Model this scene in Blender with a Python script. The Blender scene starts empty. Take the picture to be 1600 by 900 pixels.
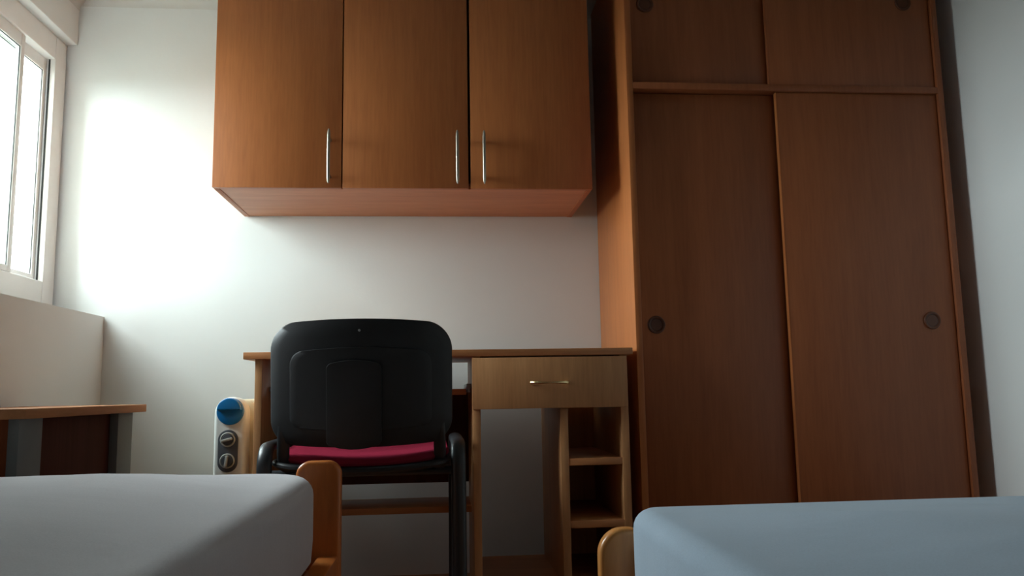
import bpy, bmesh, math, random
from mathutils import Vector, Matrix, noise
random.seed(4)
S = bpy.context.scene
COL = S.collection
PI = math.pi

# ------------------------------------------------------------------ camera
F = 1254.0                                     # focal length in pixels of the 1600 px wide frame
up = Vector((-167, 9650, -F)).normalized()     # world up, depth and right seen from the camera
dp = Vector((-110, -165, -F)); dp = (dp - up * dp.dot(up)).normalized()
rt = dp.cross(up)
cam = bpy.data.objects.new('camera', bpy.data.cameras.new('camera'))
cam.data.sensor_width = 36.0
cam.data.lens = F * 36.0 / 1600.0
cam.data.clip_start = 0.02
cam.matrix_world = Matrix.Translation((0, 0, 0.62)) @ Matrix((rt, dp, up)).to_4x4()
COL.objects.link(cam)
S.camera = cam

# ------------------------------------------------------------------ daylight: even overcast sky (brighter overhead)
W = bpy.data.worlds.new('World'); S.world = W; W.use_nodes = True
n = W.node_tree.nodes; l = W.node_tree.links
bg = n['Background']
tc = n.new('ShaderNodeTexCoord'); sx = n.new('ShaderNodeSeparateXYZ')
l.new(tc.outputs['Generated'], sx.inputs[0])
mr = n.new('ShaderNodeMapRange')
mr.inputs['From Min'].default_value = 0.0; mr.inputs['From Max'].default_value = 1.0
mr.inputs['To Min'].default_value = 1.0; mr.inputs['To Max'].default_value = 1.0
l.new(sx.outputs['Z'], mr.inputs['Value'])
SKY = 31.5
mul = n.new('ShaderNodeMath'); mul.operation = 'MULTIPLY'; mul.inputs[1].default_value = SKY
l.new(mr.outputs[0], mul.inputs[0])
bg.inputs['Color'].default_value = (0.87, 0.965, 1.0, 1)
l.new(mul.outputs[0], bg.inputs['Strength'])

WY0, WY1, WZ0, WZ1 = 1.82, 2.895, 0.905, 1.885      # the window opening
pl = bpy.data.lights.new('window_portal', 'AREA'); pl.shape = 'RECTANGLE'
pl.size = WY1 - WY0; pl.size_y = WZ1 - WZ0; pl.cycles.is_portal = True
po = bpy.data.objects.new('window_portal', pl); COL.objects.link(po)
po.matrix_world = Matrix.Translation((-1.47, (WY0 + WY1) / 2, (WZ0 + WZ1) / 2)) @ \
    Matrix(((0, 0, -1), (-1, 0, 0), (0, 1, 0))).to_4x4()

S.view_settings.view_transform = 'Standard'
S.view_settings.look = 'None'
S.view_settings.gamma = 1.0
S.view_settings.use_curve_mapping = False
S.view_settings.exposure = 0.0

# ------------------------------------------------------------------ materials
def srgb(r, g, b):
    f = lambda c: (c / 255 / 12.92) if c / 255 <= 0.04045 else ((c / 255 + 0.055) / 1.055) ** 2.4
    return (f(r), f(g), f(b), 1)

def base(name, rough=0.5, metal=0.0, spec=0.5):
    m = bpy.data.materials.new(name); m.use_nodes = True
    b = m.node_tree.nodes['Principled BSDF']
    b.inputs['Roughness'].default_value = rough
    b.inputs['Metallic'].default_value = metal
    b.inputs['Specular IOR Level'].default_value = spec
    return m, m.node_tree.nodes, m.node_tree.links, b

def ramp(N, L, src, stops):
    r = N.new('ShaderNodeValToRGB'); e = r.color_ramp.elements
    e[0].position, e[0].color = stops[0]
    e[1].position, e[1].color = stops[-1]
    for p, c in stops[1:-1]:
        q = e.new(p); q.color = c
    L.new(src, r.inputs[0]); return r

def bump(N, L, b, src, strength, dist):
    bp = N.new('ShaderNodeBump'); bp.inputs['Strength'].default_value = strength
    bp.inputs['Distance'].default_value = dist
    L.new(src, bp.inputs['Height']); L.new(bp.outputs[0], b.inputs['Normal'])

def mix(N, L, a, c, fac, mode='MULTIPLY'):
    m = N.new('ShaderNodeMix'); m.data_type = 'RGBA'; m.blend_type = mode
    m.inputs[0].default_value = fac
    L.new(a, m.inputs[6]); L.new(c, m.inputs[7]); return m.outputs[2]

def wood(name, light, dark, scale=(28, 28, 1.2), rough=0.42, spec=0.4):
    m, N, L, b = base(name, rough, 0, spec)
    t = N.new('ShaderNodeTexCoord'); mp = N.new('ShaderNodeMapping')
    mp.inputs['Scale'].default_value = scale
    oi = N.new('ShaderNodeObjectInfo'); mv = N.new('ShaderNodeVectorMath'); mv.operation = 'ADD'
    sc = N.new('ShaderNodeMath'); sc.operation = 'MULTIPLY'; sc.inputs[1].default_value = 7.0
    L.new(oi.outputs['Random'], sc.inputs[0])
    L.new(t.outputs['Object'], mv.inputs[0]); L.new(sc.outputs[0], mv.inputs[1])
    L.new(mv.outputs[0], mp.inputs[0])
    a = N.new('ShaderNodeTexNoise'); a.inputs['Scale'].default_value = 1.0
    a.inputs['Detail'].default_value = 6; a.inputs['Roughness'].default_value = 0.62
    L.new(mp.outputs[0], a.inputs['Vector'])
    mp2 = N.new('ShaderNodeMapping'); mp2.inputs['Scale'].default_value = tuple(s * (5 if s > 5 else 9) for s in scale)
    L.new(mv.outputs[0], mp2.inputs[0])
    f = N.new('ShaderNodeTexNoise'); f.inputs['Scale'].default_value = 1.0; f.inputs['Detail'].default_value = 2
    L.new(mp2.outputs[0], f.inputs['Vector'])
    r1 = ramp(N, L, a.outputs['Fac'], [(0.28, dark), (0.72, light)])
    r2 = ramp(N, L, f.outputs['Fac'], [(0.30, (0.78, 0.76, 0.74, 1)), (0.62, (1, 1, 1, 1))])
    L.new(mix(N, L, r1.outputs[0], r2.outputs[0], 0.5), b.inputs['Base Color'])
    bump(N, L, b, f.outputs['Fac'], 0.08, 0.0006)
    return m

def plain(name, col, rough=0.5, metal=0, spec=0.5, var=0.08, vs=9, bs=0.0, bscale=300):
    m, N, L, b = base(name, rough, metal, spec)
    t = N.new('ShaderNodeTexCoord'); a = N.new('ShaderNodeTexNoise')
    a.inputs['Scale'].default_value = vs; a.inputs['Detail'].default_value = 4
    L.new(t.outputs['Object'], a.inputs['Vector'])
    d = tuple(c * (1 - var) for c in col[:3]) + (1,)
    u = tuple(min(1, c * (1 + var)) for c in col[:3]) + (1,)
    r = ramp(N, L, a.outputs['Fac'], [(0.3, d), (0.7, u)])
    L.new(r.outputs[0], b.inputs['Base Color'])
    if bs:
        f = N.new('ShaderNodeTexNoise'); f.inputs['Scale'].default_value = bscale
        L.new(t.outputs['Object'], f.inputs['Vector']); bump(N, L, b, f.outputs['Fac'], bs, 0.001)
    return m

def plaster(name, col):
    m, N, L, b = base(name, 0.85, 0, 0.2)
    t = N.new('ShaderNodeTexCoord')
    a = N.new('ShaderNodeTexNoise'); a.inputs['Scale'].default_value = 2.2; a.inputs['Detail'].default_value = 6
    f = N.new('ShaderNodeTexNoise'); f.inputs['Scale'].default_value = 90; f.inputs['Detail'].default_value = 3
    L.new(t.outputs['Object'], a.inputs['Vector']); L.new(t.outputs['Object'], f.inputs['Vector'])
    r = ramp(N, L, a.outputs['Fac'], [(0.25, tuple(c * 0.94 for c in col[:3]) + (1,)), (0.75, col)])
    L.new(r.outputs[0], b.inputs['Base Color'])
    bump(N, L, b, f.outputs['Fac'], 0.12, 0.002)
    return m

def fabric(name, col, sheen=0.15):
    m, N, L, b = base(name, 0.9, 0, 0.5 * sheen)
    b.inputs['Sheen Weight'].default_value = sheen
    t = N.new('ShaderNodeTexCoord')
    a = N.new('ShaderNodeTexNoise'); a.inputs['Scale'].default_value = 5; a.inputs['Detail'].default_value = 5
    w = N.new('ShaderNodeTexNoise'); w.inputs['Scale'].default_value = 420; w.inputs['Detail'].default_value = 2
    L.new(t.outputs['Object'], a.inputs['Vector']); L.new(t.outputs['Object'], w.inputs['Vector'])
    r = ramp(N, L, a.outputs['Fac'], [(0.3, tuple(c * 0.93 for c in col[:3]) + (1,)), (0.7, col)])
    r2 = ramp(N, L, w.outputs['Fac'], [(0.3, (0.9, 0.9, 0.9, 1)), (0.7, (1, 1, 1, 1))])
    L.new(mix(N, L, r.outputs[0], r2.outputs[0], 0.8), b.inputs['Base Color'])
    mp = N.new('ShaderNodeMapping'); mp.inputs['Scale'].default_value = (3.0, 16.0, 6.0); mp.inputs['Rotation'].default_value = (0, 0, 0.12)
    L.new(t.outputs['Object'], mp.inputs[0])
    q = N.new('ShaderNodeTexNoise'); q.inputs['Scale'].default_value = 1.0; q.inputs['Detail'].default_value = 3
    L.new(mp.outputs[0], q.inputs['Vector'])
    b1 = N.new('ShaderNodeBump'); b1.inputs['Strength'].default_value = 0.16; b1.inputs['Distance'].default_value = 0.012
    L.new(q.outputs['Fac'], b1.inputs['Height'])
    bp = N.new('ShaderNodeBump'); bp.inputs['Strength'].default_value = 0.25; bp.inputs['Distance'].default_value = 0.0008
    L.new(w.outputs['Fac'], bp.inputs['Height']); L.new(b1.outputs[0], bp.inputs['Normal']); L.new(bp.outputs[0], b.inputs['Normal'])
    return m

M = {}
M['wall'] = plaster('wall_paint', srgb(230, 231, 230))
M['ceiling'] = plaster('ceiling_paint', srgb(214, 212, 208))
M['floor'] = wood('floor_laminate', srgb(136, 82, 50), srgb(100, 58, 35), (10, 1.0, 10), 0.5)
M['render'] = plaster('blocker_plaster', srgb(150, 142, 130))  # plaster of the added pier that blocks light
M['sill'] = plain('low_bounce_sill', srgb(138, 134, 128), 0.6, 0, 0.3, 0.12, 40)  # kept dark so the unseen sill bounces less daylight onto the wall
M['pvc'] = plain('white_pvc', srgb(238, 236, 234), 0.35, 0, 0.4, 0.02)
M['gasket'] = plain('rubber_gasket', srgb(40, 42, 42), 0.7)
M['alder'] = wood('alder_laminate', srgb(188, 115, 64), srgb(175, 103, 55))
M['alder_y'] = wood('alder_laminate_crosswise', srgb(214, 148, 106), srgb(198, 130, 90), (1.2, 28, 28))
M['shaded_alder'] = wood('alder_laminate_shaded', srgb(160, 93, 55), srgb(146, 82, 47))  # alder darkened: the shade on the wardrobe fronts is put into the colour
M['beech'] = wood('beech_laminate', srgb(204, 150, 102), srgb(186, 132, 86))
M['beech_x'] = wood('beech_laminate_lengthwise', srgb(204, 140, 90), srgb(184, 120, 74), (1.2, 28, 28))
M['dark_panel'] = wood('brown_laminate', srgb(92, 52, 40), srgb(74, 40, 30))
M['end_panel'] = wood('orange_brown_laminate', srgb(150, 84, 52), srgb(128, 68, 40), rough=0.7, spec=0.15)
M['bed_wood'] = wood('varnished_bed_wood', srgb(214, 128, 62), srgb(182, 98, 42), (22, 22, 2.0), 0.3, 0.5)
M['bed_wood_pale'] = wood('pale_varnished_bed_wood', srgb(218, 150, 84), srgb(196, 126, 64), (22, 22, 2.0), 0.3, 0.5)
M['table_top'] = wood('table_laminate', srgb(176, 122, 82), srgb(152, 100, 64), (24, 1.4, 24), 0.7, 0.15)
M['table_board'] = wood('dark_brown_table_board', srgb(82, 46, 38), srgb(66, 36, 28), rough=0.8, spec=0.08)
M['table_leg'] = plain('grey_laminate', srgb(116, 118, 116), 0.8, 0, 0.08)
M['steel'] = plain('brushed_steel', srgb(176, 170, 158), 0.38, 1.0, 0.5, 0.03)
M['brass'] = plain('pale_brass', srgb(226, 200, 150), 0.22, 1.0, 0.5, 0.03)
M['slide'] = plain('zinc_slide', srgb(170, 172, 172), 0.4, 1.0)
M['pull'] = plain('brown_plastic_pull', srgb(98, 54, 32), 0.4)
M['pull_cup'] = plain('dark_brown_cup', srgb(64, 32, 19), 0.4)
M['black_plastic'] = plain('black_plastic', srgb(34, 36, 38), 0.5, 0, 0.4, 0.1, 30, 0.15, 500)
M['black_metal'] = plain('black_powder_coat', srgb(38, 41, 44), 0.38, 0, 0.5)
M['pink'] = fabric('crimson_upholstery', srgb(138, 40, 60), 0.0)
M['black_fabric'] = fabric('black_upholstery', srgb(40, 40, 42))
M['grey_sheet'] = fabric('grey_sheet', srgb(204, 200, 203))
M['blue_sheet'] = fabric('blue_grey_sheet', srgb(176, 192, 208))
M['rad_white'] = plain('radiator_white', srgb(226, 226, 222), 0.4)
M['rad_cream'] = plain('radiator_cream', srgb(222, 208, 178), 0.4)
M['blue'] = plain('blue_plastic', srgb(24, 112, 176), 0.25, 0, 0.5)
M['dark_grey'] = plain('dark_grey_plastic', srgb(72, 74, 80), 0.4)
M['silver'] = plain('silver_plastic', srgb(186, 186, 180), 0.35, 0.3)
M['ground'] = plain('pavement_outside', srgb(84, 88, 80), 0.9)

m, N, L, b = base('window_glass', 0.02)
tr = N.new('ShaderNodeBsdfTransparent'); tr.inputs[0].default_value = (0.94, 0.97, 0.96, 1)
gl = N.new('ShaderNodeBsdfGlossy'); gl.inputs['Roughness'].default_value = 0.02
lw = N.new('ShaderNodeLayerWeight'); lw.inputs[0].default_value = 0.25
fr = N.new('ShaderNodeMath'); fr.operation = 'MULTIPLY_ADD'; fr.inputs[1].default_value = 0.12; fr.inputs[2].default_value = 0.02
L.new(lw.outputs['Facing'], fr.inputs[0])
mx = N.new('ShaderNodeMixShader')
L.new(fr.outputs[0], mx.inputs[0]); L.new(tr.outputs[0], mx.inputs[1]); L.new(gl.outputs[0], mx.inputs[2])
L.new(mx.outputs[0], N['Material Output'].inputs['Surface'])
M['glass'] = m

# ------------------------------------------------------------------ mesh helpers (all in scene metres)
def box(bm, x0, x1, y0, y1, z0, z1, bev=0.0, seg=2):
    t = bmesh.new()
    vs = [t.verts.new((x, y, z)) for x in (x0, x1) for y in (y0, y1) for z in (z0, z1)]
    for f in ((0, 1, 3, 2), (4, 6, 7, 5), (0, 4, 5, 1), (2, 3, 7, 6), (0, 2, 6, 4), (1, 5, 7, 3)):
        t.faces.new([vs[i] for i in f])
    if bev:
        bmesh.ops.bevel(t, geom=t.edges[:], offset=bev, segments=seg, affect='EDGES', profile=0.5)
    merge(bm, t); return bm

def merge(bm, t):
    me = bpy.data.meshes.new('tmp'); t.to_mesh(me); t.free(); bm.from_mesh(me); bpy.data.meshes.remove(me)

def B(*a, **k): return box(bmesh.new(), *a, **k)

def rings(bm, rs, cap=True):
    R = [[bm.verts.new(p) for p in r] for r in rs]; n = len(R[0])
    for a, c in zip(R, R[1:]):
        for i in range(n):
            j = (i + 1) % n
            bm.faces.new((a[i], a[j], c[j], c[i]))
    if cap:
        bm.faces.new(R[0][::-1]); bm.faces.new(R[-1])
    return bm

def tube(bm, pts, ra, rb=None, seg=14, side=None):
    """tube along a path; elliptical with half axes ra (across, along `side`) and rb"""
    rb = rb or ra; pts = [Vector(p) for p in pts]; rs = []
    for i, p in enumerate(pts):
        t = (pts[min(i + 1, len(pts) - 1)] - pts[max(i - 1, 0)]).normalized()
        s = Vector(side) if side else (Vector((0, 0, 1)) if abs(t.z) < 0.9 else Vector((1, 0, 0)))
        u = (s - t * s.dot(t)).normalized(); v = t.cross(u)
        rs.append([p + u * ra * math.cos(2 * PI * k / seg) + v * rb * math.sin(2 * PI * k / seg) for k in range(seg)])
    return rings(bm, rs)

def lathe(bm, prof, c, axis='Y', seg=32):
    """prof: (radius, height along axis)"""
    rs = []
    for r, h in prof:
        ring = []
        for k in range(seg):
            a = 2 * PI * k / seg; u, v = r * math.cos(a), r * math.sin(a)
            ring.append(Vector(c) + (Vector((u, h, v)) if axis == 'Y' else Vector((u, v, h)) if axis == 'Z' else Vector((h, u, v))))
        rs.append(ring)
    return rings(bm, rs)

def rrect(hx, hz, r, seg=8, rtop=None):
    """rounded rectangle outline (u, v), separate radius for the upper two corners"""
    rtop = r if rtop is None else rtop; out = []
    for cx, cz, a0, q in ((1, 1, 0, rtop), (-1, 1, PI / 2, rtop), (-1, -1, PI, r), (1, -1, 1.5 * PI, r)):
        q = max(q, 1e-4)
        for k in range(seg + 1):
            a = a0 + PI / 2 * k / seg
            out.append((cx * (hx - q) + q * math.cos(a), cz * (hz - q) + q * math.sin(a)))
    return out

def slab(bm, outline, y0, y1, c, bev=0.004, seg=3):
    """outline in XZ around c, thickness in Y, softened rims"""
    def shrink(d):
        sx = max(abs(p[0]) for p in outline); sz = max(abs(p[1]) for p in outline)
        return [(p[0] * (sx - d) / sx, p[1] * (sz - d) / sz) for p in outline]
    prof = [(bev * (1 - math.sin(PI / 2 * k / seg)), bev * (1 - math.cos(PI / 2 * k / seg))) for k in range(seg + 1)]  # (inset, depth)
    rr = [[(c[0] + p[0], y0 + d, c[1] + p[1]) for p in shrink(i)] for i, d in prof]
    rr += [[(c[0] + p[0], y1 - d, c[1] + p[1]) for p in shrink(i)] for i, d in reversed(prof)]
    return rings(bm, rr)

def finish(o, smooth):
    me = o.data
    bm = bmesh.new(); bm.from_mesh(me)
    bmesh.ops.recalc_face_normals(bm, faces=bm.faces[:]); bm.to_mesh(me); bm.free()
    if smooth:
        me.polygons.foreach_set('use_smooth', [True] * len(me.polygons))
        try: me.set_sharp_from_angle(angle=math.radians(38))
        except Exception: pass

def obj(name, bm, mat, parent=None, org=None, smooth=True):
    """one mesh object; vertices come in scene coordinates and are moved to the thing's origin"""
    o0 = Vector(org) if org is not None else (Vector(parent['_o']) if parent else Vector((0, 0, 0)))
    bmesh.ops.translate(bm, verts=bm.verts[:], vec=-o0)
    me = bpy.data.meshes.new(name); bm.to_mesh(me); bm.free()
    o = bpy.data.objects.new(name, me); COL.objects.link(o)
    me.materials.append(M[mat]); finish(o, smooth)
    if parent: o.parent = parent
    else: o.location = o0
    o['_o'] = tuple(o0); ALL.append(o)
    return o
ALL = []

def tag(o, label, cat, group=None):
    o['label'] = label; o['category'] = cat
    if group: o['group'] = group
    return o

def thing(name, label, cat, loc, group=None):
    o = bpy.data.objects.new(name, None); COL.objects.link(o); o.location = loc
    o.empty_display_size = 0.1
    o['_o'] = tuple(loc); ALL.append(o)
    return tag(o, label, cat, group)

def struct(name, bm, mat, parent=None, label=None):
    o = obj(name, bm, mat, parent)
    if not parent: o['kind'] = 'structure'
    if label: o['label'] = label
    return o

# ------------------------------------------------------------------ the room
XL, XO, XR, YB, YF, ZC = -1.17, -1.45, 1.685, 2.90, -2.60, 2.09
struct('floor', B(XO, XR + .1, YF - .1, YB + .1, -0.1, 0), 'floor', label='dark brown laminate floor under the desk')
struct('ceiling', B(XO, XR + .1, YF - .1, YB + .1, ZC, ZC + .1), 'ceiling', label='white painted ceiling above the window')
struct('wall_back', B(XO, XR + .1, YB, YB + .1, 0, ZC), 'wall', label='white plaster wall behind the desk and cabinets')
struct('wall_right', B(XR, XR + .1, YF - .1, YB, 0, ZC), 'wall', label='white plaster wall right of the wardrobe')
struct('wall_front', B(XO, XR, YF - .1, YF, 0, ZC), 'wall', label='white wall behind the viewer')
bm = B(XO, XL, WY0, YB, 0, WZ0)                      # parapet under the window
box(bm, XO, XL, YF, WY0, 0, ZC)
box(bm, XO, -1.345, WY0, YB, WZ1, ZC)
struct('wall_left', bm, 'wall', label='white window wall with deep parapet below the window')
def prism_x(bm, x0, x1, pts): return rings(bm, [[(x0, y, z) for y, z in pts], [(x1, y, z) for y, z in pts]])
def prism_y(bm, y0, y1, pts): return rings(bm, [[(x, y0, z) for x, z in pts], [(x, y1, z) for x, z in pts]])
def cove(a0, z0, s, w, h):                          # concave quarter profile
    pts = [(a0, z0)]
    for k in range(7):
        t = PI / 2 * k / 6
        pts.append((a0 + s * w * (1 - math.cos(t)), z0 - h + h * math.sin(t)))
    return pts
struct('trim_1', prism_x(bmesh.new(), -1.30, XR, cove(YB, ZC, -1, .05, .045)), 'ceiling', label='white coving along the top of the back wall')
struct('trim_2', prism_y(bmesh.new(), WY0, YB - .002, cove(-1.307, ZC, 1, .09, .065)), 'ceiling', label='white coving above the shutter box')
struct('trim_3', B(-1.35, -1.307, WY0, YB - .001, 1.893, ZC - .001, bev=.004), 'wall', label='white roller shutter box above the window')
struct('trim_4', B(-1.346, XL - .015, WY0, YB - .001, WZ0 - .001, WZ0 + .004, bev=.001), 'sill', label='unseen window sill, made dark grey to cut bounced light')

# window: outer frame, two sliding sashes, panes
win = bpy.data.objects.new('window_1', None); COL.objects.link(win); win.location = (-1.38, 2.1, WZ0)
win['_o'] = (-1.38, 2.1, WZ0); win['kind'] = 'structure'; win['label'] = 'white plastic sliding window beside the back wall'; ALL.append(win)
fx0, fx1, fw = -1.425, -1.34, .082
zb = WZ0 + .006
bm = B(fx0, fx1, WY1 - fw, WY1 - .002, zb, WZ1, bev=.004); obj('jamb', bm, 'pvc', win)
bm = B(fx0, fx1, WY0, WY0 + fw, zb, WZ1, bev=.004); obj('jamb', bm, 'pvc', win)
bm = B(fx0, fx1, WY0 + fw, WY1 - fw, WZ1 - fw, WZ1, bev=.004); obj('head_rail', bm, 'pvc', win)
bm = B(fx0, fx1, WY0 + fw, WY1 - fw, zb, zb + .108, bev=.004); obj('sill_rail', bm, 'pvc', win)
iz0, iz1 = zb + .108, WZ1 - fw
def sash(y0, y1, x0, x1, sw, lab):
    s = obj('sash', B(x0, x1, y0, y0 + sw, iz0 + .002, iz1 - .002, bev=.002), 'pvc', win); s['label'] = lab
    for nm, a in (('stile', (x0, x1, y1 - sw, y1, iz0 + .002, iz1 - .002)),
                  ('rail', (x0, x1, y0 + sw, y1 - sw, iz1 - .046, iz1 - .002)),
                  ('rail', (x0, x1, y0 + sw, y1 - sw, iz0 + .002, iz0 + .022))):
        obj(nm, B(*a, bev=.002), 'pvc', s)
    xm = (x0 + x1) / 2
    obj('pane', B(xm - .003, xm + .003, y0 + sw - .003, y1 - sw + .003, iz0 + .020, iz1 - .044), 'glass', s)
    g = B(xm + .003, xm + .0055, y1 - sw - .002, y1 - sw, iz0 + .022, iz1 - .046)
    box(g, xm + .003, xm + .0055, y0 + sw, y1 - sw, iz1 - .048, iz1 - .046)
    obj('gasket', g, 'gasket', s)
sash(2.10, 2.622, -1.364, -1.346, .024, 'sliding sash nearer the room')
sash(2.30, WY1 - fw - .002, -1.386, -1.368, .020, 'sliding sash against the jamb')
obj('brush_seal', B(-1.362, -1.357, WY1 - fw - .003, WY1 - fw + .001, iz0, iz1), 'gasket', win)
struct('added_light_blocker', B(-2.15, XO, WY0 - .20, WY0 - .04, -3.5, 3.2), 'render', label='added unseen beige pier outside that cuts the window light')  # out of view, added to block slanting daylight at the window
struct('ground', B(-90, 90, -90, 90, -3.6, -3.5), 'ground', label='pavement outside below the window')

# ------------------------------------------------------------------ wall cabinet
def bar_handle(parent, x, yface, z0, z1):
    bm = bmesh.new(); yb = yface - .036
    rs = []
    for z, s in ((z0, .35), (z0 + .006, .8), (z0 + .02, 1), ((z0 + z1) / 2, 1.0), (z1 - .02, 1), (z1 - .006, .8), (z1, .35)):
        bow = .004 * (1 - ((z - (z0 + z1) / 2) / ((z1 - z0) / 2)) ** 2)
        rs.append([(x + .0052 * s * math.cos(2 * PI * k / 12), yb - bow + .0048 * s * math.sin(2 * PI * k / 12), z) for k in range(12)])
    rings(bm, rs)
    h = obj('handle', bm, 'steel', parent); h['label'] = 'slim steel bar handle'
    for z in (z0 + .028, z1 - .028):
        tube_bm = tube(bmesh.new(), [(x, yb, z), (x, yface + .001, z)], .0045, seg=10)
        merge_obj(h, tube_bm)
def merge_obj(o, bm):
    org = Vector(o['_o']); bmesh.ops.translate(bm, verts=bm.verts[:], vec=-org)
    t = bmesh.new(); t.from_mesh(o.data); me = bpy.data.meshes.new('t'); bm.to_mesh(me); bm.free(); t.from_mesh(me)
    bpy.data.meshes.remove(me); t.to_mesh(o.data); t.free(); finish(o, True)

cz0, cz1, cy = 1.262, 1.99, 2.48
cab = thing('wall_cabinet', 'orange wooden three-door wall cabinet hung above the desk', 'cabinet', (-.107, 2.69, cz0))
obj('side_panel', B(-.701, -.683, cy + .020, YB - .003, cz0, cz1, bev=.001), 'alder', cab)
obj('side_panel', B(.468, .486, cy + .020, YB - .003, cz0, cz1, bev=.001), 'alder', cab)
obj('bottom_panel', B(-.683, .468, cy + .020, YB - .003, cz0 + .002, cz0 + .020), 'alder_y', cab)
obj('top_panel', B(-.683, .468, cy + .020, YB - .003, cz1 - .018, cz1), 'alder_y', cab)
obj('back_panel', B(-.683, .468, YB - .009, YB - .003, cz0 + .020, cz1 - .018), 'alder', cab)
for x0, x1, hx in ((-.701, -.3085, -.3435), (-.3045, .0885, .054), (.0965, .486, .138)):
    d = obj('door', B(x0, x1, cy, cy + .018, cz0, cz1, bev=.0012), 'alder', cab)
    bar_handle(d, hx, cy, 1.268, 1.441)

# ------------------------------------------------------------------ wardrobe
wy = 2.365
wr = thing('sliding_door_wardrobe', 'tall reddish brown wardrobe with four sliding doors beside the desk', 'wardrobe', (1.104, 2.63, 0))
obj('side_panel', B(.582, .602, wy, YB - .004, 0, 2.06, bev=.0015), 'alder', wr)
obj('side_panel', B(1.606, 1.626, wy, YB - .004, 0, 2.06, bev=.0015), 'shaded_alder', wr)
obj('top_panel', B(.602, 1.606, wy, YB - .004, 2.04, 2.06, bev=.001), 'beech_x', wr)
obj('divider_shelf', B(.602, 1.606, wy, YB - .012, 1.556, 1.577, bev=.001), 'shaded_alder', wr)
obj('bottom_panel', B(.602, 1.606, wy, YB - .012, .06, .08), 'shaded_alder', wr)
obj('plinth', B(.602, 1.606, wy + .02, wy + .036, 0, .06), 'shaded_alder', wr)
obj('back_panel', B(.602, 1.606, YB - .012, YB - .004, .06, 2.04), 'shaded_alder', wr)
def pull(parent, x, y, z):
    ring = [(.0190, .002), (.0275, .002), (.0275, -.002), (.0262, -.0045), (.0238, -.0052), (.0212, -.0042), (.0190, -.0012)]
    p = obj('finger_pull', lathe(bmesh.new(), ring, (x, y, z), 'Y', 36), 'pull', parent); p['label'] = 'round brown finger pull'
    obj('pull_cup', lathe(bmesh.new(), [(.0192, .001), (.0192, -.0016), (.0165, -.0010), (.004, -.0006)], (x, y, z), 'Y', 30), 'pull_cup', parent)
def wdoor(x0, x1, y, z0, z1, hx, hz):
    d = obj('sliding_door', B(x0, x1, y, y + .016, z0, z1, bev=.0012), 'shaded_alder', wr)
    pull(d, hx, y, hz)
    return d
wdoor(.604, 1.10, wy + .034, .082, 1.553, .655, .817)
d = wdoor(1.068, 1.604, wy + .010, .082, 1.554, 1.527, .820)
obj('lit_edge', B(1.0662, 1.0682, wy + .0096, wy + .026, .082, 1.554), 'alder', d)  # door edge catching window light, put in as a paler strip
wdoor(.604, 1.08, wy + .030, 1.579, 2.038, .658, 1.850)
wdoor(1.048, 1.604, wy + .010, 1.579, 2.038, 1.518, 1.868)

# ------------------------------------------------------------------ desk
dy, db = 2.33, 2.80
dk = thing('writing_desk', 'pale wooden desk with one drawer and open shelves under the cabinet', 'desk', (0, 2.56, 0))
obj('desktop', B(-.558, .562, dy, db, .725, .745, bev=.0015), 'beech_x', dk)
obj('side_panel', B(-.527, -.507, dy + .012, db - .012, 0, .725, bev=.001), 'beech', dk)
obj('side_panel', B(.090, .112, dy + .012, db - .012, 0, .725, bev=.001), 'beech', dk)
obj('divider_panel', B(.343, .366, dy + .012, db - .012, .075, .572, bev=.001), 'beech', dk)
obj('side_panel', B(.523, .546, dy + .012, db - .012, 0, .725, bev=.001), 'beech', dk)
obj('bottom_shelf', B(.112, .523, dy + .016, db - .014, .055, .075), 'beech_x', dk)
for z in (.407, .231): obj('shelf', B(.366, .523, dy + .013, db - .018, z, z + .020, bev=.001), 'beech_x', dk)
obj('back_panel', B(.366, .523, db - .018, db - .013, .075, .57), 'beech', dk)
dr = obj('drawer', B(.088, .541, dy - .006, dy + .012, .573, .720, bev=.0012), 'beech', dk)
bm = bmesh.new(); pts = []
for k in range(17):                                  # slim bow handle, ends drawn to the drawer
    t = k / 16; x = .257 + t * .112
    pts.append((x, dy - .006 - .022 * math.sin(PI * t) ** 0.55 - .001, .646))
rs = []
for i, p in enumerate(pts):
    t = i / 16; w = .0026 + .0034 * abs(2 * t - 1) ** 1.5
    tg = (Vector(pts[min(i + 1, 16)]) - Vector(pts[max(i - 1, 0)])).normalized(); nr = Vector((tg.y, -tg.x, 0))
    rs.append([Vector(p) + nr * .0026 * math.cos(2 * PI * k / 10) + Vector((0, 0, w * math.sin(2 * PI * k / 10))) for k in range(10)])
h = obj('handle', rings(bm, rs), 'brass', dr); h['label'] = 'slim curved brass handle'
bm = B(.116, .128, dy + .012, 2.72, .59, .70); box(bm, .505, .518, dy + .012, 2.72, .59, .70)
box(bm, .128, .505, 2.708, 2.72, .59, .70); box(bm, .128, .505, dy + .012, 2.72, .586, .59)
obj('drawer_box', bm, 'beech', dr)
tr_ = obj('keyboard_tray', B(-.490, .074, 2.45, 2.74, .615, .633, bev=.001), 'beech_x', dk)
for x0, x1 in ((-.506, -.491), (.075, .089)):
    bm = B(x0, x1, 2.44, 2.74, .634, .648, bev=.001)
    box(bm, x0 + .004, x1 - .003, 2.44, 2.74, .622, .634)
    obj('slide', bm, 'slide', tr_)
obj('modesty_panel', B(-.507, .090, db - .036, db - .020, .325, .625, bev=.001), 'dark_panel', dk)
obj('foot_shelf', B(-.507, .090, 2.54, 2.77, .257, .276, bev=.001), 'beech_x', dk)

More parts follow.
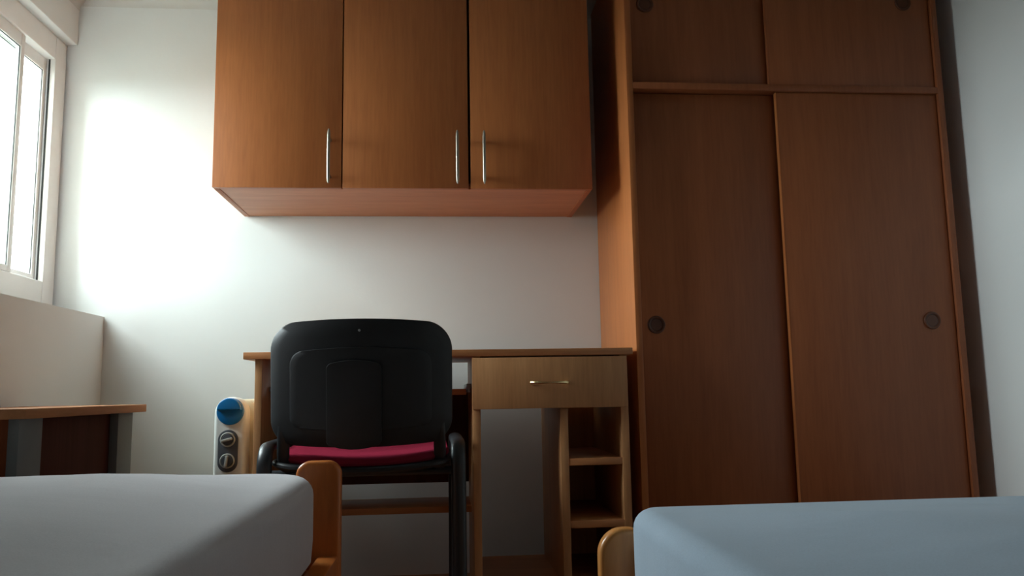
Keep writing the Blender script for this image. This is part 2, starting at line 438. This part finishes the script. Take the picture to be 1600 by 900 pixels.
# ------------------------------------------------------------------ chair (local coordinates, then turned)
CH = (-.197, 2.22, 0)
ch = thing('office_chair', 'black visitor chair with crimson seat pushed up to the desk', 'chair', CH)
def L3(x, y, z): return (CH[0] + x, CH[1] + y, z)
def backshell(hx, hz, r, rt_, y0, th, cz, cxs=0, mat='black_plastic', name='backrest_shell', parent=None, bow=.045, dome=.01):
    """curved shell: rounded rectangle bent about a vertical axis, lower edge sagging"""
    bm = bmesh.new(); rs = []; NR = 10
    out = rrect(hx, hz, r, 12, rt_)
    dens = []
    for i, p in enumerate(out):
        q = out[(i + 1) % len(out)]
        d = math.hypot(q[0] - p[0], q[1] - p[1]); k = max(1, int(d / .02))
        for j in range(k): dens.append((p[0] + (q[0] - p[0]) * j / k, p[1] + (q[1] - p[1]) * j / k))
    def place(u, v, off):
        y = y0 + bow * (u / .22) ** 2 + .10 * (cz - .5 - v) * 0 + off
        top = .010 * (1 - (u / hx) ** 2) if v > 0 else -.012 * (1 - (u / hx) ** 2)
        z = cz + v + top * min(1, abs(v) / hz)
        y += -.12 * (v)                               # leans back towards the top
        return L3(cxs + u, y, z)
    prof = [(k / NR, 0) for k in range(1, NR + 1)]
    back = [[place(u * s, v * s, -dome * (1 - s ** 6)) for u, v in dens] for s, _ in prof]
    rim = [[place(u * s, v * s, o) for u, v in dens] for s, o in ((1.012, th * .3), (1.012, th * .7))]
    frn = [[place(u * s, v * s, th) for u, v in dens] for s, _ in reversed(prof)]
    rings(bm, back + rim + frn)
    return obj(name, bm, mat, parent or ch)
bs = backshell(.219, .142, .055, .062, -.245, .012, .650)
backshell(.205, .135, .05, .055, -.229, .030, .652, mat='black_fabric', name='backrest_cushion', dome=0)
backshell(.168, .088, .02, .03, -.2578, .004, .635, name='recessed_panel', parent=bs, dome=.0006)
backshell(.064, .094, .008, .010, -.2650, .010, .598, cxs=-.014, name='raised_panel', parent=bs, bow=.02, dome=.001)
obj('screw', lathe(bmesh.new(), [(.003, .004), (.003, -.001), (.0015, -.0018)], L3(-.002, -.2720, .774), 'Y', 12), 'slide', bs)
# seat: cushion above a thin black shell
def seat(z0, z1, grow, mat, name):
    bm = bmesh.new(); out = rrect(.225 + grow, .205 + grow, .07, 10); dens = []
    for i, p in enumerate(out):
        q = out[(i + 1) % len(out)]; d = math.hypot(q[0] - p[0], q[1] - p[1]); k = max(1, int(d / .03))
        for j in range(k): dens.append((p[0] + (q[0] - p[0]) * j / k, p[1] + (q[1] - p[1]) * j / k))
    def sag(u, v): return -.020 * (1 - (u / .225) ** 2) * (1 if v < 0 else max(0, 1 - v / .2)) - (.03 * max(0, (v - .12) / .085) ** 2)
    def ring(s, z, ): return [L3(u * s, v * s, z + sag(u * s, v * s)) for u, v in dens]
    th = z1 - z0
    rs = [ring(s, z0) for s in (.1, .5, .9, .97)] + [ring(1, z0 + th * .3), ring(1, z0 + th * .65), ring(.985, z0 + th * .9)] + [ring(s, z1) for s in (.96, .8, .6, .4, .2, .06)]
    rings(bm, rs)
    return obj(name, bm, mat, ch)
seat(.466, .489, -.012, 'pink', 'seat_cushion')
seat(.448, .4655, 0, 'black_plastic', 'seat_shell')
def arc(c, r, a0, a1, n, plane):                      # points of an arc in the YZ plane
    return [(c[0], c[1] + r * math.cos(a0 + (a1 - a0) * k / n), c[2] + r * math.sin(a0 + (a1 - a0) * k / n)) for k in range(n + 1)]
for s in (-1, 1):
    x = s * .236; r = .05
    pts = [L3(x, -.215, .012), L3(x, -.195, .20), L3(x, -.180, .44)]
    pts += [L3(*p) for p in arc((x, -.130, .446), r, PI, PI / 2, 8, 0)]
    pts += [L3(*p) for p in arc((x, .14, .446), r, PI / 2, 0, 8, 0)]
    pts += [L3(x, .20, .20), L3(x, .22, .012)]
    lf = obj('leg_frame', tube(bmesh.new(), pts, .0185, .012, 16, side=(1, 0, 0)), 'black_metal', ch)
    for yy in (-.216, .221):
        obj('foot_cap', lathe(bmesh.new(), [(.018, 0), (.021, .002), (.021, .022), (.019, .026)], L3(x, yy, 0), 'Z', 16), 'black_plastic', lf)
    up_pts = [L3(s * .190, .02, .436), L3(s * .190, -.12, .436), L3(s * .190, -.165, .445), L3(s * .190, -.188, .48), L3(s * .188, -.196, .56), L3(s * .186, -.206, .66)]
    obj('back_upright', tube(bmesh.new(), up_pts, .015, .007, 14, side=(1, 0, 0)), 'black_metal', ch)
for y in (-.10, .10):
    obj('crossbar', tube(bmesh.new(), [L3(-.236, y, .424), L3(0, y, .424), L3(.236, y, .424)], .010, .010, 12), 'black_metal', ch)
ch.rotation_euler = (0, 0, math.radians(0.6))

# ------------------------------------------------------------------ oil radiator left of the desk
ra = thing('oil_radiator', 'white oil-filled radiator with blue knob standing left of the desk', 'radiator', (-.617, 2.62, 0))
rx = -.620
prof = rrect(.046, .285, .03, 10, .046)
obj('control_panel', slab(bmesh.new(), prof, 2.45, 2.515, (rx, .335), .012, 4), 'rad_white', ra)
kn = obj('thermostat_knob', lathe(bmesh.new(), [(.039, .010), (.039, -.004), (.0375, -.008), (.034, -.010), (.012, -.0085), (.002, -.008)], (rx + .0015, 2.45, .578), 'Y', 40), 'blue', ra)
kn['label'] = 'large round blue knob'
half = [(.0345 * math.cos(PI * k / 20), .0345 * math.sin(PI * k / 20) - .014) for k in range(21)]
obj('grip', slab(bmesh.new(), half, 2.4255, 2.444, (rx + .0015, .597), .004, 3), 'blue', kn)
sp = obj('switch_plate', slab(bmesh.new(), rrect(.0285, .061, .0283, 14), 2.446, 2.453, (rx - .003, .464), .002, 2), 'dark_grey', ra)
for z, a in ((.497, .25), (.436, 1.45)):
    k = obj('switch_knob', lathe(bmesh.new(), [(.0165, .004), (.0165, -.003), (.0150, -.008), (.004, -.0085)], (rx - .003, 2.445, z), 'Y', 28), 'dark_grey', ra)
    obj('knob_ring', lathe(bmesh.new(), [(.0172, .003), (.0215, .003), (.0215, -.002), (.0200, -.0042), (.0185, -.0042), (.0172, -.002)], (rx - .003, 2.445, z), 'Y', 28), 'silver', k)
    bm = slab(bmesh.new(), rrect(.0160, .0038, .003, 4), -.017, -.006, (0, 0), .0015, 2)
    bmesh.ops.rotate(bm, cent=(0, 0, 0), matrix=Matrix.Rotation(-a, 3, 'Y'), verts=bm.verts[:])
    bmesh.ops.translate(bm, verts=bm.verts[:], vec=(rx - .003, 2.445, z))
    obj('pointer', bm, 'silver', k)
for i in range(7):
    y = 2.535 + i * .045
    obj('fin', slab(bmesh.new(), rrect(.062, .268, .03, 8, .05), y - .011, y + .011, (rx + .004, .345), .008, 2), 'rad_cream', ra)
obj('oil_pipe', tube(bmesh.new(), [(rx + .004, 2.51, .53), (rx + .004, 2.80, .53)], .016, seg=14), 'rad_cream', ra)
obj('oil_pipe', tube(bmesh.new(), [(rx + .004, 2.51, .14), (rx + .004, 2.80, .14)], .016, seg=14), 'rad_cream', ra)
for y in (2.50, 2.78):
    f = obj('foot_bar', tube(bmesh.new(), [(rx - .06, y, .045), (rx, y, .062), (rx + .06, y, .045)], .008, seg=10), 'dark_grey', ra)
    for sx_ in (-1, 1):
        obj('castor', lathe(bmesh.new(), [(.008, -.008), (.021, -.008), (.021, .008), (.008, .008)], (rx + sx_ * .058, y, .021), 'X', 18), 'dark_grey', f)

# ------------------------------------------------------------------ low table under the window
tb = thing('side_table', 'low brown side table with grey legs under the window', 'table', (-1.0, 2.06, 0))
obj('table_top', B(-1.160, -.838, 1.722, 2.395, .583, .604, bev=.002), 'table_top', tb)
for x0, x1 in ((-.885, -.863), (-1.140, -1.118)):
    for y0, y1 in ((1.75, 1.848), (2.262, 2.362)):
        obj('leg', B(x0, x1, y0, y1, 0, .583, bev=.001), 'table_leg', tb)
obj('side_board', B(-.902, -.886, 1.80, 2.31, .12, .583), 'table_board', tb)
obj('side_board', B(-1.117, -1.101, 1.80, 2.31, .12, .583), 'table_board', tb)
obj('end_board', B(-1.118, -.885, 1.775, 1.791, .12, .583), 'end_panel', tb)
obj('end_board', B(-1.118, -.885, 2.330, 2.346, .12, .583), 'table_board', tb)

# ------------------------------------------------------------------ beds and mattresses
def bed(label, x0, x1, y0, y1, z_rail, h_end, h_head, mat, rtop):
    """y1 is the end towards the desk, rtop the rounding of the post tops"""
    t = thing('bed_frame', label, 'bed', ((x0 + x1) / 2, (y0 + y1) / 2, 0), 'wooden single bed frames')
    pw = .090
    for y, h in ((y1, h_end), (y0 - .03, h_head)):
        for xa in (x0, x1 - pw):
            obj('bed_post', slab(bmesh.new(), rrect(pw / 2, h / 2, .006, 8, rtop), y, y + .030, (xa + pw / 2, h / 2), .008, 4), mat, t)
        obj('end_rail', B(x0 + pw, x1 - pw, y + .004, y + .026, z_rail - .13, h - .10 if h > .6 else z_rail + .06, bev=.004), mat, t)
    for xa in (x0 + .004, x1 - .044):
        obj('side_rail', B(xa, xa + .040, y0, y1, z_rail - .14, z_rail + .004, bev=.004), mat, t)
    for i in range(10):
        y = y0 + .12 + i * (y1 - y0 - .24) / 9
        obj('slat', B(x0 + .044, x1 - .044, y - .035, y + .035, z_rail - .018, z_rail - .004), mat, t)
    return t

def mattress(label, x0, x1, y0, y1, z0, z1, R, r, mat, seed, crown, wr, cw=.22):
    hx, hy = (x1 - x0) / 2, (y1 - y0) / 2; cx, cy_ = (x0 + x1) / 2, (y0 + y1) / 2
    NC, NS = 14, 46
    def outline(ins):
        q = max(R - ins, .012); a_, b_ = hx - ins, hy - ins; out = []
        cs = [(1, 1, 0), (-1, 1, PI / 2), (-1, -1, PI), (1, -1, 1.5 * PI)]
        arcs = []
        for ux, uy, a0 in cs:
            arcs.append([(ux * (a_ - q) + q * math.cos(a0 + PI / 2 * k / NC), uy * (b_ - q) + q * math.sin(a0 + PI / 2 * k / NC)) for k in range(NC + 1)])
        for i in range(4):
            out += arcs[i]; p, s_ = arcs[i][-1], arcs[(i + 1) % 4][0]
            for k in range(1, NS): out.append((p[0] + (s_[0] - p[0]) * k / NS, p[1] + (s_[1] - p[1]) * k / NS))
        return out
    def top(x, y, ins):
        e = min(1, ins / cw); e = e * e * (3 - 2 * e)
        z = z1 + crown * e
        z += wr * .5 * noise.noise((x * 3 + seed, y * 3, 1.7)) * min(1, ins / .06)
        z += wr * .7 * (abs(noise.noise((x * 1.6 + seed, y * 11 + .6 * x, 4.1))) - .25) * min(1, ins / .05)
        z += wr * .25 * noise.noise((x * 14 + seed, y * 9, 7.3)) * min(1, ins / .03)
        return z
    rs = []
    for i in (.30, .12, .04, .012): rs.append([(cx + x, cy_ + y, z0) for x, y in outline(i)])
    for k in range(4):
        zz = z0 + .012 + (z1 - r - z0 - .012) * k / 3
        rs.append([(cx + x, cy_ + y, zz + .002 * noise.noise((x * 9, y * 9, k))) for x, y in outline(0.0 if k else .003)])
    for k in range(1, 7):
        a = PI / 2 * k / 6; ins = r * (1 - math.cos(a))
        rs.append([(cx + x, cy_ + y, z1 - r + r * math.sin(a)) for x, y in outline(ins)])
    for i in (.012, .03, .05, .07, .09, .11, .13, .15, .17, .19, .215, .24, .265, .29, .315, .34, .365, .39, .41, min(hx, hy) - .014):
        ins = r + i if r + i < min(hx, hy) - .014 else min(hx, hy) - .013
        rs.append([(cx + x, cy_ + y, top(cx + x, cy_ + y, ins - r)) for x, y in outline(ins)])
    bm = rings(bmesh.new(), rs)
    return tag(obj('mattress', bm, mat, None, (cx, cy_, z0)), label, 'mattress', 'mattresses on the bed frames')

bed('orange varnished bed frame with tall rounded post near the chair', -1.160, -.203, -.36, 1.675, .300, .489, .80, 'bed_wood', .028)
mattress('mattress in plain grey fitted sheet beside the window table', -1.148, -.237, -.355, 1.668, .305, .471, .13, .034, 'grey_sheet', 3.1, .030, .007, .30)
bed('yellowish wooden bed frame with low rounded post before the wardrobe', .252, 1.21, -.72, 1.318, .262, .398, .80, 'bed_wood_pale', .042)
mattress('mattress in blue grey fitted sheet in front of the wardrobe', .296, 1.200, -.715, 1.310, .267, .436, .05, .030, 'blue_sheet', 8.4, .026, .006, .34)

for o in ALL:
    if '_o' in o: del o['_o']
